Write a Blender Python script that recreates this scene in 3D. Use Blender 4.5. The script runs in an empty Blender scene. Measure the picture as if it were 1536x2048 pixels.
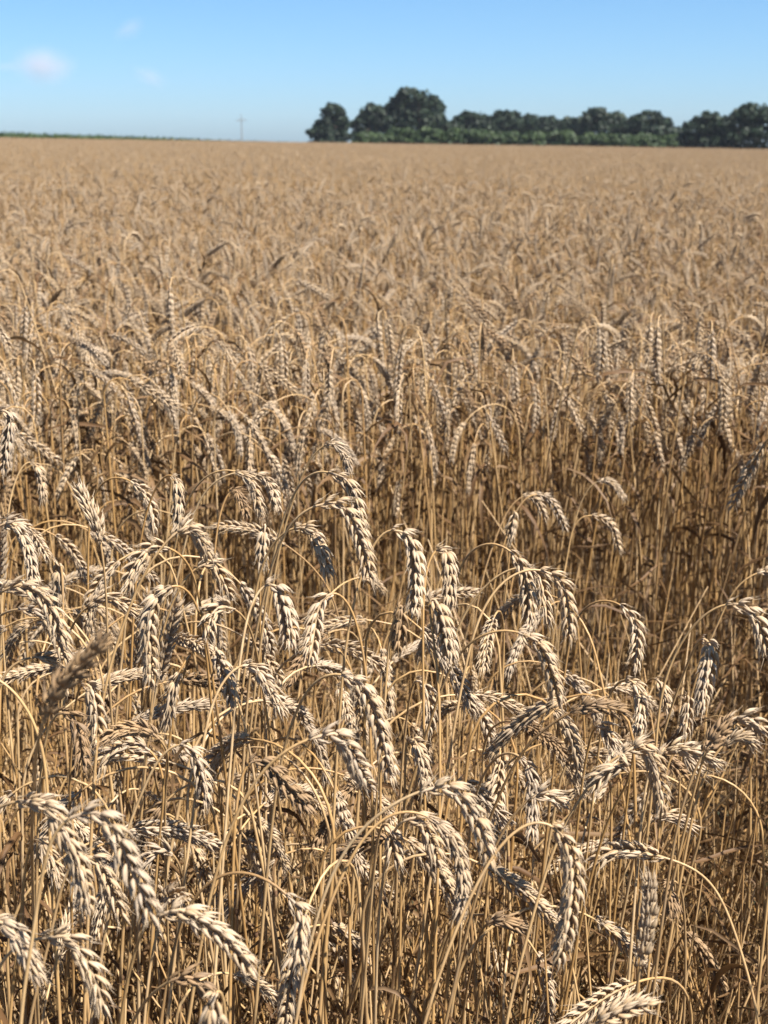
import bpy, math, random
import numpy as np
from mathutils import Vector

D2R = math.radians
HAZE = 0.00010                      # per metre
SC = bpy.context.scene
COL = SC.collection

# ------------------------------------------------------------------ camera, sky, sun, exposure
F_PX = 2700.0                       # focal length in pixels of the 1536 x 2048 photograph
PITCH = D2R(15.4)
CAM = np.array([0.0, 0.0, 1.25])
FWD = np.array([0.0, math.cos(PITCH), -math.sin(PITCH)])
UP = np.array([0.0, math.sin(PITCH), math.cos(PITCH)])
RIGHT = np.array([1.0, 0.0, 0.0])

cam_data = bpy.data.cameras.new("camera")
cam_data.sensor_fit = 'VERTICAL'
cam_data.sensor_height = 17.3
cam_data.sensor_width = 13.0
cam_data.lens = F_PX / 2048.0 * 17.3
cam_data.clip_start = 0.05
cam_data.clip_end = 12000.0
cam_data.dof.use_dof = True
cam_data.dof.focus_distance = 1.16
cam_data.dof.aperture_fstop = 6.3
cam_data.dof.aperture_blades = 7
cam = bpy.data.objects.new("camera", cam_data)
COL.objects.link(cam)
cam.location = CAM
cam.rotation_euler = (math.pi / 2 - PITCH, 0, 0)
SC.camera = cam

SUN_AZ, SUN_EL = D2R(122.0), D2R(57.0)      # azimuth clockwise from the view direction (+Y)
world = bpy.data.worlds.new("World")
SC.world = world
world.use_nodes = True
wn = world.node_tree
bg = wn.nodes["Background"]
sky = wn.nodes.new("ShaderNodeTexSky")
sky.sky_type = 'NISHITA'
sky.sun_disc = False
sky.sun_elevation = SUN_EL
sky.sun_rotation = SUN_AZ
sky.altitude = 0.0
sky.air_density = 0.7
sky.dust_density = 0.6
sky.ozone_density = 10.0
hsv = wn.nodes.new("ShaderNodeHueSaturation")
hsv.inputs["Saturation"].default_value = 1.0
hsv.inputs["Hue"].default_value = 0.4905
wn.links.new(sky.outputs[0], hsv.inputs["Color"])
wn.links.new(hsv.outputs[0], bg.inputs[0])
bg.inputs[1].default_value = 0.053

sun_data = bpy.data.lights.new("sun", 'SUN')
sun_data.energy = 5.0
sun_data.angle = D2R(0.5)
sun_data.color = (1.0, 0.94, 0.87)
sun = bpy.data.objects.new("sun", sun_data)
COL.objects.link(sun)
sdir = Vector((math.sin(SUN_AZ) * math.cos(SUN_EL), math.cos(SUN_AZ) * math.cos(SUN_EL), math.sin(SUN_EL)))
sun.rotation_euler = sdir.to_track_quat('Z', 'Y').to_euler()
sun.location = (20, -20, 30)

SC.view_settings.view_transform = 'Standard'
SC.view_settings.look = 'None'
SC.view_settings.exposure = 1.66
SC.view_settings.gamma = 1.0
SC.cycles.max_bounces = 8
SC.cycles.diffuse_bounces = 3
SC.cycles.transmission_bounces = 4
SC.cycles.volume_bounces = 1
SC.cycles.use_denoising = True
SC.cycles.sample_clamp_indirect = 4.0


# ------------------------------------------------------------------ helpers
def pix(x, y, d):
    """World point seen at pixel (x, y) of the photograph, d metres along the view axis."""
    return CAM + d * (FWD + RIGHT * ((x - 768.0) / F_PX) + UP * ((1024.0 - y) / F_PX))


def project(p):
    q = np.asarray(p) - CAM
    d = q @ FWD
    return 768.0 + F_PX * (q @ RIGHT) / d, 1024.0 - F_PX * (q @ UP) / d, d


def ground_z(x, y):
    """The field tilts a little down to the right and falls away beyond its far crest."""
    r = np.hypot(x, y)
    return (-0.0143 * np.clip(x, -400, 400)
            + 0.03 * np.sin(x * 0.21 + 1.0) * np.sin(y * 0.13) * np.clip((r - 4) / 10, 0, 1)
            - 0.009 * np.clip(r - 135, 0, 3000))


def tag(o, label=None, cat=None, group=None, kind=None):
    if label: o["label"] = label
    if cat: o["category"] = cat
    if group: o["group"] = group
    if kind: o["kind"] = kind
    return o


def empty(name, loc):
    o = bpy.data.objects.new(name, None)
    o.empty_display_size = 0.02
    o.location = tuple(float(v) for v in loc)
    COL.objects.link(o)
    return o


class Geo:
    """Collects quads (numpy) with per-vertex t, per-vertex rnd and per-face material, then makes one mesh."""
    def __init__(self):
        self.v, self.f, self.t, self.r, self.m, self.n = [], [], [], [], [], 0

    def add(self, v, f, t, r=0.0, m=0):
        v = np.asarray(v, dtype=np.float32).reshape(-1, 3)
        f = np.asarray(f, dtype=np.int32).reshape(-1, 4)
        self.v.append(v); self.f.append(f + self.n)
        self.t.append(np.broadcast_to(np.asarray(t, dtype=np.float32), (len(v),)))
        self.r.append(np.broadcast_to(np.asarray(r, dtype=np.float32), (len(v),)))
        self.m.append(np.full(len(f), m, dtype=np.int32))
        self.n += len(v)

    def take(self, other, loc=(0, 0, 0), rz=0.0, s=1.0, r=None):
        c, si = math.cos(rz), math.sin(rz)
        R = np.array([[c, -si, 0], [si, c, 0], [0, 0, 1]], dtype=np.float32)
        for v, f, t, rr, m, base in zip(other.v, other.f, other.t, other.r, other.m, np.cumsum([0] + [len(q) for q in other.v])):
            self.add((v @ R.T) * s + np.asarray(loc, dtype=np.float32), f - base, t, rr if r is None else r, int(m[0]) if len(m) else 0)

    def mesh(self, name, mats):
        me = bpy.data.meshes.new(name)
        v = np.concatenate(self.v); f = np.concatenate(self.f)
        me.vertices.add(len(v)); me.vertices.foreach_set("co", v.ravel())
        me.loops.add(f.size); me.loops.foreach_set("vertex_index", f.ravel())
        me.polygons.add(len(f))
        me.polygons.foreach_set("loop_start", np.arange(0, f.size, 4, dtype=np.int32))
        me.polygons.foreach_set("material_index", np.concatenate(self.m))
        a = me.attributes.new("t", 'FLOAT', 'POINT'); a.data.foreach_set("value", np.concatenate(self.t))
        a = me.attributes.new("rnd", 'FLOAT', 'POINT'); a.data.foreach_set("value", np.concatenate(self.r))
        for m in mats: me.materials.append(m)
        me.update(calc_edges=True)
        return me

    def build(self, name, mats, parent=None, loc=None):
        """One mesh object; vertices are world coordinates, re-based on the parent's location."""
        if not isinstance(mats, (list, tuple)): mats = [mats]
        base = np.array(parent.location, dtype=np.float32) if parent is not None and parent.parent is None else None
        if parent is not None and parent.parent is not None:
            base = np.array(parent.parent.location, dtype=np.float32)
        if base is not None:
            self.v = [q - base for q in self.v]
        o = bpy.data.objects.new(name, self.mesh(name, mats))
        COL.objects.link(o)
        if parent is not None: o.parent = parent
        return o


def smooth_path(pts, n):
    """Centripetal-ish Catmull-Rom through pts, resampled to n points of even arc length."""
    P = np.asarray(pts, dtype=float)
    if len(P) == 2:
        return P[0] + (P[1] - P[0]) * np.linspace(0, 1, n)[:, None]
    P = np.vstack([2 * P[0] - P[1], P, 2 * P[-1] - P[-2]])
    out = []
    for i in range(1, len(P) - 2):
        p0, p1, p2, p3 = P[i - 1:i + 3]
        t0 = 0.0
        t1 = t0 + np.linalg.norm(p1 - p0) ** 0.5 + 1e-6
        t2 = t1 + np.linalg.norm(p2 - p1) ** 0.5 + 1e-6
        t3 = t2 + np.linalg.norm(p3 - p2) ** 0.5 + 1e-6
        t = np.linspace(t1, t2, 16, endpoint=False)[:, None]
        A1 = (t1 - t) / (t1 - t0) * p0 + (t - t0) / (t1 - t0) * p1
        A2 = (t2 - t) / (t2 - t1) * p1 + (t - t1) / (t2 - t1) * p2
        A3 = (t3 - t) / (t3 - t2) * p2 + (t - t2) / (t3 - t2) * p3
        B1 = (t2 - t) / (t2 - t0) * A1 + (t - t0) / (t2 - t0) * A2
        B2 = (t3 - t) / (t3 - t1) * A2 + (t - t1) / (t3 - t1) * A3
        out.append((t2 - t) / (t2 - t1) * B1 + (t - t1) / (t2 - t1) * B2)
    out.append(P[-2][None])
    Q = np.vstack(out)
    s = np.concatenate([[0], np.cumsum(np.linalg.norm(np.diff(Q, axis=0), axis=1))])
    u = np.linspace(0, s[-1], n)
    return np.stack([np.interp(u, s, Q[:, k]) for k in range(3)], axis=1)


def unit(a):
    return a / (np.linalg.norm(a, axis=-1, keepdims=True) + 1e-12)


def frames(P, u0=None):
    """Tangents and a parallel-transported side vector along P."""
    T = unit(np.gradient(P, axis=0))
    if u0 is None:
        u0 = np.array([0.0, 1.0, 0.0]) if abs(T[0][1]) < 0.8 else np.array([1.0, 0.0, 0.0])
    U = np.zeros_like(T)
    u = u0 - T[0] * (u0 @ T[0]); u /= np.linalg.norm(u)
    for i in range(len(T)):
        u = u - T[i] * (u @ T[i]); u /= np.linalg.norm(u) + 1e-12
        U[i] = u
    return T, U, np.cross(T, U)


def grid_faces(rows, cols, wrap=True):
    i, j = np.meshgrid(np.arange(rows - 1), np.arange(cols if wrap else cols - 1), indexing='ij')
    a = i * cols + j; b = i * cols + (j + 1) % cols
    return np.stack([a, b, b + cols, a + cols], axis=-1).reshape(-1, 4)


def tube(g, P, R, sides=6, r=0.0, m=0, t=None, flat=1.0, closed=False):
    P = np.asarray(P, dtype=float)
    n = len(P)
    T, U, V = frames(P)
    R = np.broadcast_to(np.asarray(R, dtype=float), (n,))
    a = np.linspace(0, 2 * math.pi, sides, endpoint=False)
    v = P[:, None] + R[:, None, None] * (np.cos(a)[None, :, None] * U[:, None] + flat * np.sin(a)[None, :, None] * V[:, None])
    tt = np.linspace(0, 1, n) if t is None else t
    g.add(v.reshape(-1, 3), grid_faces(n, sides), np.repeat(tt, sides), r, m)


def ribbon(g, P, W, r=0.0, m=0, twist=0.0, u0=None, fold=0.25, t=None):
    """A dry leaf: three-column strip with a shallow keel."""
    P = np.asarray(P, dtype=float)
    n = len(P)
    T, U, V = frames(P, u0)
    a = np.linspace(0, twist, n)
    S = np.cos(a)[:, None] * U + np.sin(a)[:, None] * V
    N = np.cross(T, S)
    W = np.broadcast_to(np.asarray(W, dtype=float), (n,))[:, None]
    v = np.stack([P - S * W + N * W * fold, P, P + S * W + N * W * fold], axis=1)
    tt = np.linspace(0, 1, n) if t is None else t
    g.add(v.reshape(-1, 3), grid_faces(n, 3, wrap=False), np.repeat(tt, 3), r, m)


# ------------------------------------------------------------------ wheat builders
def floret_template(rings, sides):
    """A plump husk, length 1 along z, keel on +x; quads only. Returns (v, f, t)."""
    prof_t = np.array([0.0, .10, .24, .38, .54, .70, .85, 1.0])
    prof_r = np.array([.30, .70, .98, 1.0, .82, .52, .25, .02])
    t = np.linspace(0, 1, rings)
    if rings >= 6: t = np.array([0, .12, .30, .50, .70, .86, 1.0]) if rings == 7 else t
    rr = np.interp(t, prof_t, prof_r)
    a = np.linspace(0, 2 * math.pi, sides, endpoint=False)
    ca, sa = np.cos(a), np.sin(a)
    keel = 1.0 + 0.30 * np.clip(ca, 0, 1) ** 3
    x = rr[:, None] * (ca * keel * 0.80)[None] + (0.55 * np.sin(t * math.pi) + 0.22 * t ** 3)[:, None]
    y = rr[:, None] * sa[None]
    z = np.broadcast_to(t[:, None], x.shape)
    v = np.stack([x, y, z], axis=-1).reshape(-1, 3)
    return v, grid_faces(rings, sides), np.repeat(t, sides)


TEMPLATES = {q: floret_template(*q) for q in ((7, 8), (6, 6), (4, 4), (3, 3))}


def ear_geo(g, b, P, rng, lod=(7, 8), twist=0.0, fat=1.0, step=0.0044, ragged=1.0, r=0.0, m=0, awn=1.0, u0=None, keep=1.0):
    """Spikelets alternating on the two sides of the rachis P. g takes husks, b the bristles (may be None)."""
    seg = np.linalg.norm(np.diff(P, axis=0), axis=1)
    s = np.concatenate([[0], np.cumsum(seg)])
    L = s[-1]
    T, U, V = frames(P, u0)
    n = max(8, int(L / step))
    tv, tf, tt = TEMPLATES[lod]
    nv = len(tv)
    if lod == (3, 3): florets = [(-.55, .10, .80, 1.0), (.55, .10, .80, 1.0), (0., .35, .95, 1.1)]
    elif lod == (4, 4): florets = [(-.75, .10, .78, .9), (.75, .10, .78, .9), (-.36, .34, .98, 1.0), (.36, .34, .98, 1.0)]
    else: florets = [(-.95, .06, .78, .95), (.95, .06, .78, .95), (-.52, .30, 1.0, 1.02), (.52, .30, 1.0, 1.02), (0., .46, .92, .92)]
    org, X, Z, W, LN = [], [], [], [], []
    tw0 = rng.uniform(-.2, .2)
    for i in range(n):
        q = i / (n - 1.0)
        si = q * (L - 0.007)
        p = np.array([np.interp(si, s, P[:, k]) for k in range(3)])
        k = min(int(np.searchsorted(s, si)), len(P) - 1)
        T_, U_, V_ = T[k], U[k], V[k]
        a = twist + tw0 * q * 2
        A = math.cos(a) * U_ + math.sin(a) * V_
        B = np.cross(T_, A)
        side = 1.0 if i % 2 == 0 else -1.0
        last = i == n - 1
        if last: side = 0.25
        size = np.interp(q, [0, .08, .2, .6, .9, 1.0], [.55, .8, 1.0, 1.0, .86, .72]) * rng.uniform(.92, 1.08)
        for (fv, out, ln, wd) in florets:
            if rng.random() > keep: continue
            j = rng.normal(0, 0.10 * ragged, 3)
            d = T_ * 1.0 + A * side * (0.27 + 0.33 * out + j[0]) + B * (fv * 0.40 + j[1])
            d = d / np.linalg.norm(d)
            o = p + A * side * (0.0010 + 0.0018 * out) * fat + B * fv * 0.0019 * fat + T_ * (out * 0.0022)
            x = A * side * (1.0 - abs(fv) * .45) + B * fv * 0.9 + 0.02 * T_
            x = x - d * (x @ d); x /= np.linalg.norm(x) + 1e-9
            org.append(o); X.append(x); Z.append(d)
            W.append(0.00150 * wd * size * fat * rng.uniform(.9, 1.1)); LN.append(0.0126 * ln * size * rng.uniform(.93, 1.08))
    org, X, Z = np.array(org), np.array(X), np.array(Z)
    W, LN = np.array(W), np.array(LN)
    Y = np.cross(Z, X)
    N = len(org)
    v = (org[:, None] + tv[None, :, 0:1] * (W[:, None] * X)[:, None] + tv[None, :, 1:2] * (W[:, None] * Y)[:, None]
         + tv[None, :, 2:3] * (LN[:, None] * Z)[:, None])
    f = (tf[None] + (np.arange(N) * nv)[:, None, None]).reshape(-1, 4)
    fr = rng.random(N) * 0.22
    g.add(v.reshape(-1, 3), f, np.tile(tt, N), np.repeat(r + fr, nv), m)
    if lod != (3, 3):
        tube(g, P[::2], 0.0011, 5, r, m, t=np.full(len(P[::2]), .2))
    if b is not None:
        tips = org + Z * LN[:, None] + X * (W * (-0.25))[:, None]
        for i in range(N):
            if rng.random() > 0.8: continue
            l = abs(rng.normal(0.0036, 0.0026)) * awn + 0.0008
            d = unit(Z[i] + rng.normal(0, .16, 3) + X[i] * .05)
            p0, p2 = tips[i] - Z[i] * 0.0012, tips[i] + d * l
            tube(b, np.array([p0, (p0 + p2) / 2, p2]), np.array([0.00034, 0.00020, 0.00004]), 3, r + fr[i], m, t=np.array([.9, .95, 1.0]))


def bend_path(H, ear_len, lean, bend, bend_len, ear_bend, n_stem=26, n_ear=14, rng=None):
    """Planar stalk (x = way it droops, z up): returns stem points and ear points, root at the origin."""
    ds = 0.004
    ns = int(H / ds); ne = int(ear_len / ds)
    S = np.arange(ns) * ds
    q = np.clip((S - (H - bend_len)) / bend_len, 0, 1)
    th = lean * np.clip(S / H, 0, 1) ** 1.2 + bend * (q * q * (3 - 2 * q) * .6 + q * .4)
    th2 = th[-1] + ear_bend * np.linspace(0, 1, ne) ** 0.8
    th = np.concatenate([th, th2])
    x = np.concatenate([[0], np.cumsum(np.sin(th) * ds)]); z = np.concatenate([[0], np.cumsum(np.cos(th) * ds)])
    P = np.stack([x, np.zeros_like(x), z], axis=1)
    if rng is not None:
        w = rng.normal(0, .010, 2)
        u = np.linspace(0, 1, len(P))
        P[:, 1] += w[0] * np.sin(u * 4.0) + w[1] * u ** 2 * 2
    st, ea = P[:ns + 1], P[ns:]
    i = np.unique(np.round(np.concatenate([np.linspace(0, ns * .75, n_stem // 2), np.linspace(ns * .78, ns, n_stem - n_stem // 2)])).astype(int))
    k = np.round(np.linspace(0, len(ea) - 1, n_ear)).astype(int)
    return st[i], ea[k]


def relax(P, i0, i1, it):
    """Soften kinks of the polyline P between points i0 and i1."""
    P = P.copy()
    for _ in range(it):
        P[i0:i1] += .5 * ((P[i0 - 1:i1 - 1] + P[i0 + 1:i1 + 1]) / 2 - P[i0:i1])
    return P


def stem_radius(n, r0=0.00165, r1=0.00072):
    q = np.linspace(0, 1, n)
    return r0 + (r1 - r0) * q ** 1.5


def leaf_path(P, rng, at, length, droop=1.0):
    """A withered blade that leaves stem P at fraction `at` and hangs."""
    k = int(at * (len(P) - 1))
    p = P[k].copy()
    T = unit(P[min(k + 1, len(P) - 1)] - P[k])
    az = rng.uniform(0, 2 * math.pi)
    d = unit(T * 1.0 + 0.45 * np.array([math.cos(az), math.sin(az), 0]))
    out = [p]
    n = 9
    curl = rng.normal(0, .25, 3)
    for i in range(n):
        d = unit(d + np.array([0, 0, -0.42 * droop]) + curl * .35 * (i / n) + rng.normal(0, .16, 3))
        p = p + d * length / n
        out.append(p.copy())
    return smooth_path(np.array(out), 14)
# ------------------------------------------------------------------ materials
class NT:
    def __init__(self, name):
        self.mat = bpy.data.materials.new(name)
        self.mat.use_nodes = True
        self.t = self.mat.node_tree
        self.t.nodes.clear()
        self.out = self.n("ShaderNodeOutputMaterial")

    def n(self, kind, **kw):
        o = self.t.nodes.new(kind)
        for k, v in kw.items():
            if k.startswith("i_"):
                o.inputs[k[2:].replace("_", " ")].default_value = v
            else:
                setattr(o, k, v)
        return o

    def l(self, a, b):
        self.t.links.new(a, b)

    def ramp(self, fac, stops):
        r = self.n("ShaderNodeValToRGB")
        e = r.color_ramp.elements
        while len(e) < len(stops): e.new(0.5)
        for el, (p, c) in zip(e, stops):
            el.position = p; el.color = (*c, 1)
        self.l(fac, r.inputs[0])
        return r.outputs[0]

    def mix(self, fac, a, b, blend='MIX'):
        m = self.n("ShaderNodeMix", data_type='RGBA', blend_type=blend)
        for s, v in ((m.inputs[0], fac), (m.inputs[6], a), (m.inputs[7], b)):
            if isinstance(v, (int, float)): s.default_value = v
            elif isinstance(v, tuple): s.default_value = (*v, 1)
            else: self.l(v, s)
        return m.outputs[2]

    def math(self, op, a, b=0.0, c=0.0, clamp=False):
        m = self.n("ShaderNodeMath", operation=op, use_clamp=clamp)
        for s, v in zip(m.inputs, (a, b, c)):
            if isinstance(v, (int, float)): s.default_value = v
            else: self.l(v, s)
        return m.outputs[0]

    def noise(self, scale, detail=3, stretch=None, coord='Object', rough=.55):
        tc = self.n("ShaderNodeTexCoord")
        v = tc.outputs[coord]
        if stretch:
            mp = self.n("ShaderNodeMapping"); mp.inputs["Scale"].default_value = stretch
            self.l(v, mp.inputs[0]); v = mp.outputs[0]
        nz = self.n("ShaderNodeTexNoise"); nz.inputs["Scale"].default_value = scale
        nz.inputs["Detail"].default_value = detail; nz.inputs["Roughness"].default_value = rough
        self.l(v, nz.inputs["Vector"])
        return nz.outputs["Fac"]

    def attr(self, name):
        return self.n("ShaderNodeAttribute", attribute_name=name).outputs["Fac"]

    def random(self):
        """One number per plant: object random plus the per-vertex rnd attribute, wrapped."""
        oi = self.n("ShaderNodeObjectInfo")
        return self.math('FRACT', self.math('ADD', oi.outputs["Random"], self.attr("rnd")))

    def finish(self, color, rough=.6, trans=0.0, bump=None, bump_d=.0004, spec=.3, trans_col=None, sheen=0.0):
        p = self.n("ShaderNodeBsdfPrincipled")
        if isinstance(color, tuple): p.inputs["Base Color"].default_value = (*color, 1)
        else: self.l(color, p.inputs["Base Color"])
        if isinstance(rough, (int, float)): p.inputs["Roughness"].default_value = rough
        else: self.l(rough, p.inputs["Roughness"])
        p.inputs["Specular IOR Level"].default_value = spec
        p.inputs["Sheen Weight"].default_value = sheen
        if bump is not None:
            b = self.n("ShaderNodeBump"); b.inputs["Strength"].default_value = 1.0; b.inputs["Distance"].default_value = bump_d
            self.l(bump, b.inputs["Height"]); self.l(b.outputs[0], p.inputs["Normal"])
        sh = p.outputs[0]
        if trans > 0:
            tr = self.n("ShaderNodeBsdfTranslucent")
            c = trans_col if trans_col is not None else color
            if isinstance(c, tuple): tr.inputs[0].default_value = (*c, 1)
            else: self.l(c, tr.inputs[0])
            mx = self.n("ShaderNodeMixShader"); mx.inputs[0].default_value = trans
            self.l(sh, mx.inputs[1]); self.l(tr.outputs[0], mx.inputs[2]); sh = mx.outputs[0]
        self.l(sh, self.out.inputs["Surface"])
        return self.mat


def mat_ear():
    k = NT("ripe_husk")
    base = k.ramp(k.random(), [(0.0, (.385, .261, .132)), (.2, (.470, .356, .230)), (.38, (.338, .271, .201)), (.55, (.404, .285, .152)), (.72, (.508, .404, .284)), (.86, (.357, .247, .132)), (1.0, (.442, .342, .230))])
    t = k.attr("t")
    c = k.mix(k.math('MULTIPLY', k.math('POWER', t, 1.6), .55), base, (.516, .443, .334))     # husk tips bleach paler than their base
    wear = k.math('MULTIPLY', k.math('SUBTRACT', k.noise(55, 4), .46), 3.2, clamp=True)
    c = k.mix(k.math('MULTIPLY', wear, .42), c, (.315, .261, .207))                    # weathered grey patches
    speck = k.math('MULTIPLY', k.math('SUBTRACT', k.noise(700, 2), .66), 9.0, clamp=True)
    c = k.mix(k.math('MULTIPLY', speck, .45), c, (.095, .072, .051))
    st = k.noise(900, 2, (1, 1, .12))
    c = k.mix(k.math('MULTIPLY', st, .3), c, (.290, .182, .086))
    return k.finish(c, .55, .26, bump=st, bump_d=.00012, spec=.25, trans_col=k.mix(1.0, c, (1.0, .78, .50), 'MULTIPLY'))


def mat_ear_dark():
    k = NT("weathered_and_shaded_husk")  # weathered ears, and shaded ears whose shade is put into the colour
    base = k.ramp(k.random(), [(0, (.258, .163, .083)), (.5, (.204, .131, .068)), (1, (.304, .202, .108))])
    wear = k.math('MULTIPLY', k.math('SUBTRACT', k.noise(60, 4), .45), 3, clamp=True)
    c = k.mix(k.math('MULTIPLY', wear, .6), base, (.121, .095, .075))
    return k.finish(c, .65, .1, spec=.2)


def mat_stem():
    k = NT("ripe_straw")
    base = k.ramp(k.random(), [(0, (.398, .252, .106)), (.22, (.449, .307, .151)), (.45, (.330, .189, .066)), (.62, (.475, .341, .188)), (.80, (.370, .220, .080)), (.92, (.250, .152, .066)), (1, (.421, .293, .151))])
    st = k.noise(260, 3, (1, 1, .03))
    c = k.mix(k.math('MULTIPLY', k.math('SUBTRACT', st, .38), 1.5, clamp=True), base, (.179, .100, .039))
    sp = k.math('MULTIPLY', k.math('SUBTRACT', k.noise(35, 4), .56), 3.5, clamp=True)
    c = k.mix(k.math('MULTIPLY', sp, .55), c, (.263, .207, .155))
    return k.finish(c, .45, .10, spec=.4, trans_col=k.mix(1.0, c, (1.0, .75, .45), 'MULTIPLY'))


def mat_leaf():
    k = NT("withered_leaf")  # dry leaf brown, darkened further so its colour deepens the shade between stems
    base = k.ramp(k.random(), [(0, (.132, .071, .027)), (.35, (.184, .112, .052)), (.6, (.088, .045, .018)), (.8, (.111, .058, .022)), (1, (.177, .115, .064))])
    st = k.noise(220, 3, (1, 1, .08))
    c = k.mix(k.math('MULTIPLY', st, .5), base, (.103, .058, .025))
    return k.finish(c, .6, .3, spec=.25)


def mat_simple(name, col, col2, scale, rough=.8, trans=0.0, detail=5, spec=.2, bump_d=None):
    k = NT(name)
    nz = k.noise(scale, detail)
    c = k.mix(k.math('MULTIPLY', k.math('SUBTRACT', nz, .3), 2.2, clamp=True), col, col2)
    return k.finish(c, rough, trans, bump=nz if bump_d else None, bump_d=bump_d or .001, spec=spec)


def mat_foliage(name, stops):
    k = NT(name)
    c = k.ramp(k.attr("rnd"), stops)
    return k.finish(c, .6, .22, spec=.25)


M_EAR, M_EAR_DARK, M_STEM, M_LEAF = mat_ear(), mat_ear_dark(), mat_stem(), mat_leaf()
M_JOINT = mat_simple("stem_joint_brown", (.072, .036, .022), (.202, .122, .065), 300)
M_SOIL = mat_simple("dry_soil", (.032, .022, .014), (.094, .065, .040), 14, .95, bump_d=.02)
M_PINE = mat_foliage("pine_needles", [(0, (.006, .014, .008)), (.5, (.011, .023, .011)), (1, (.020, .035, .016))])
M_BROAD = mat_foliage("broad_leaves", [(0, (.017, .035, .012)), (.5, (.027, .048, .015)), (1, (.044, .067, .021))])
M_BARK = mat_simple("tree_bark", (.050, .036, .027), (.115, .086, .065), 3, .9)
M_MAIZE = mat_foliage("green_crop_leaf", [(0, (.027, .050, .014)), (.5, (.041, .068, .020)), (1, (.059, .085, .029))])
M_WEED = mat_foliage("weed_leaf", [(0, (.050, .086, .050)), (.5, (.086, .130, .072)), (1, (.122, .158, .101))])
M_POLE = mat_simple("grey_pole_wood", (.144, .130, .115), (.216, .194, .173), 8, .85)
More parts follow.
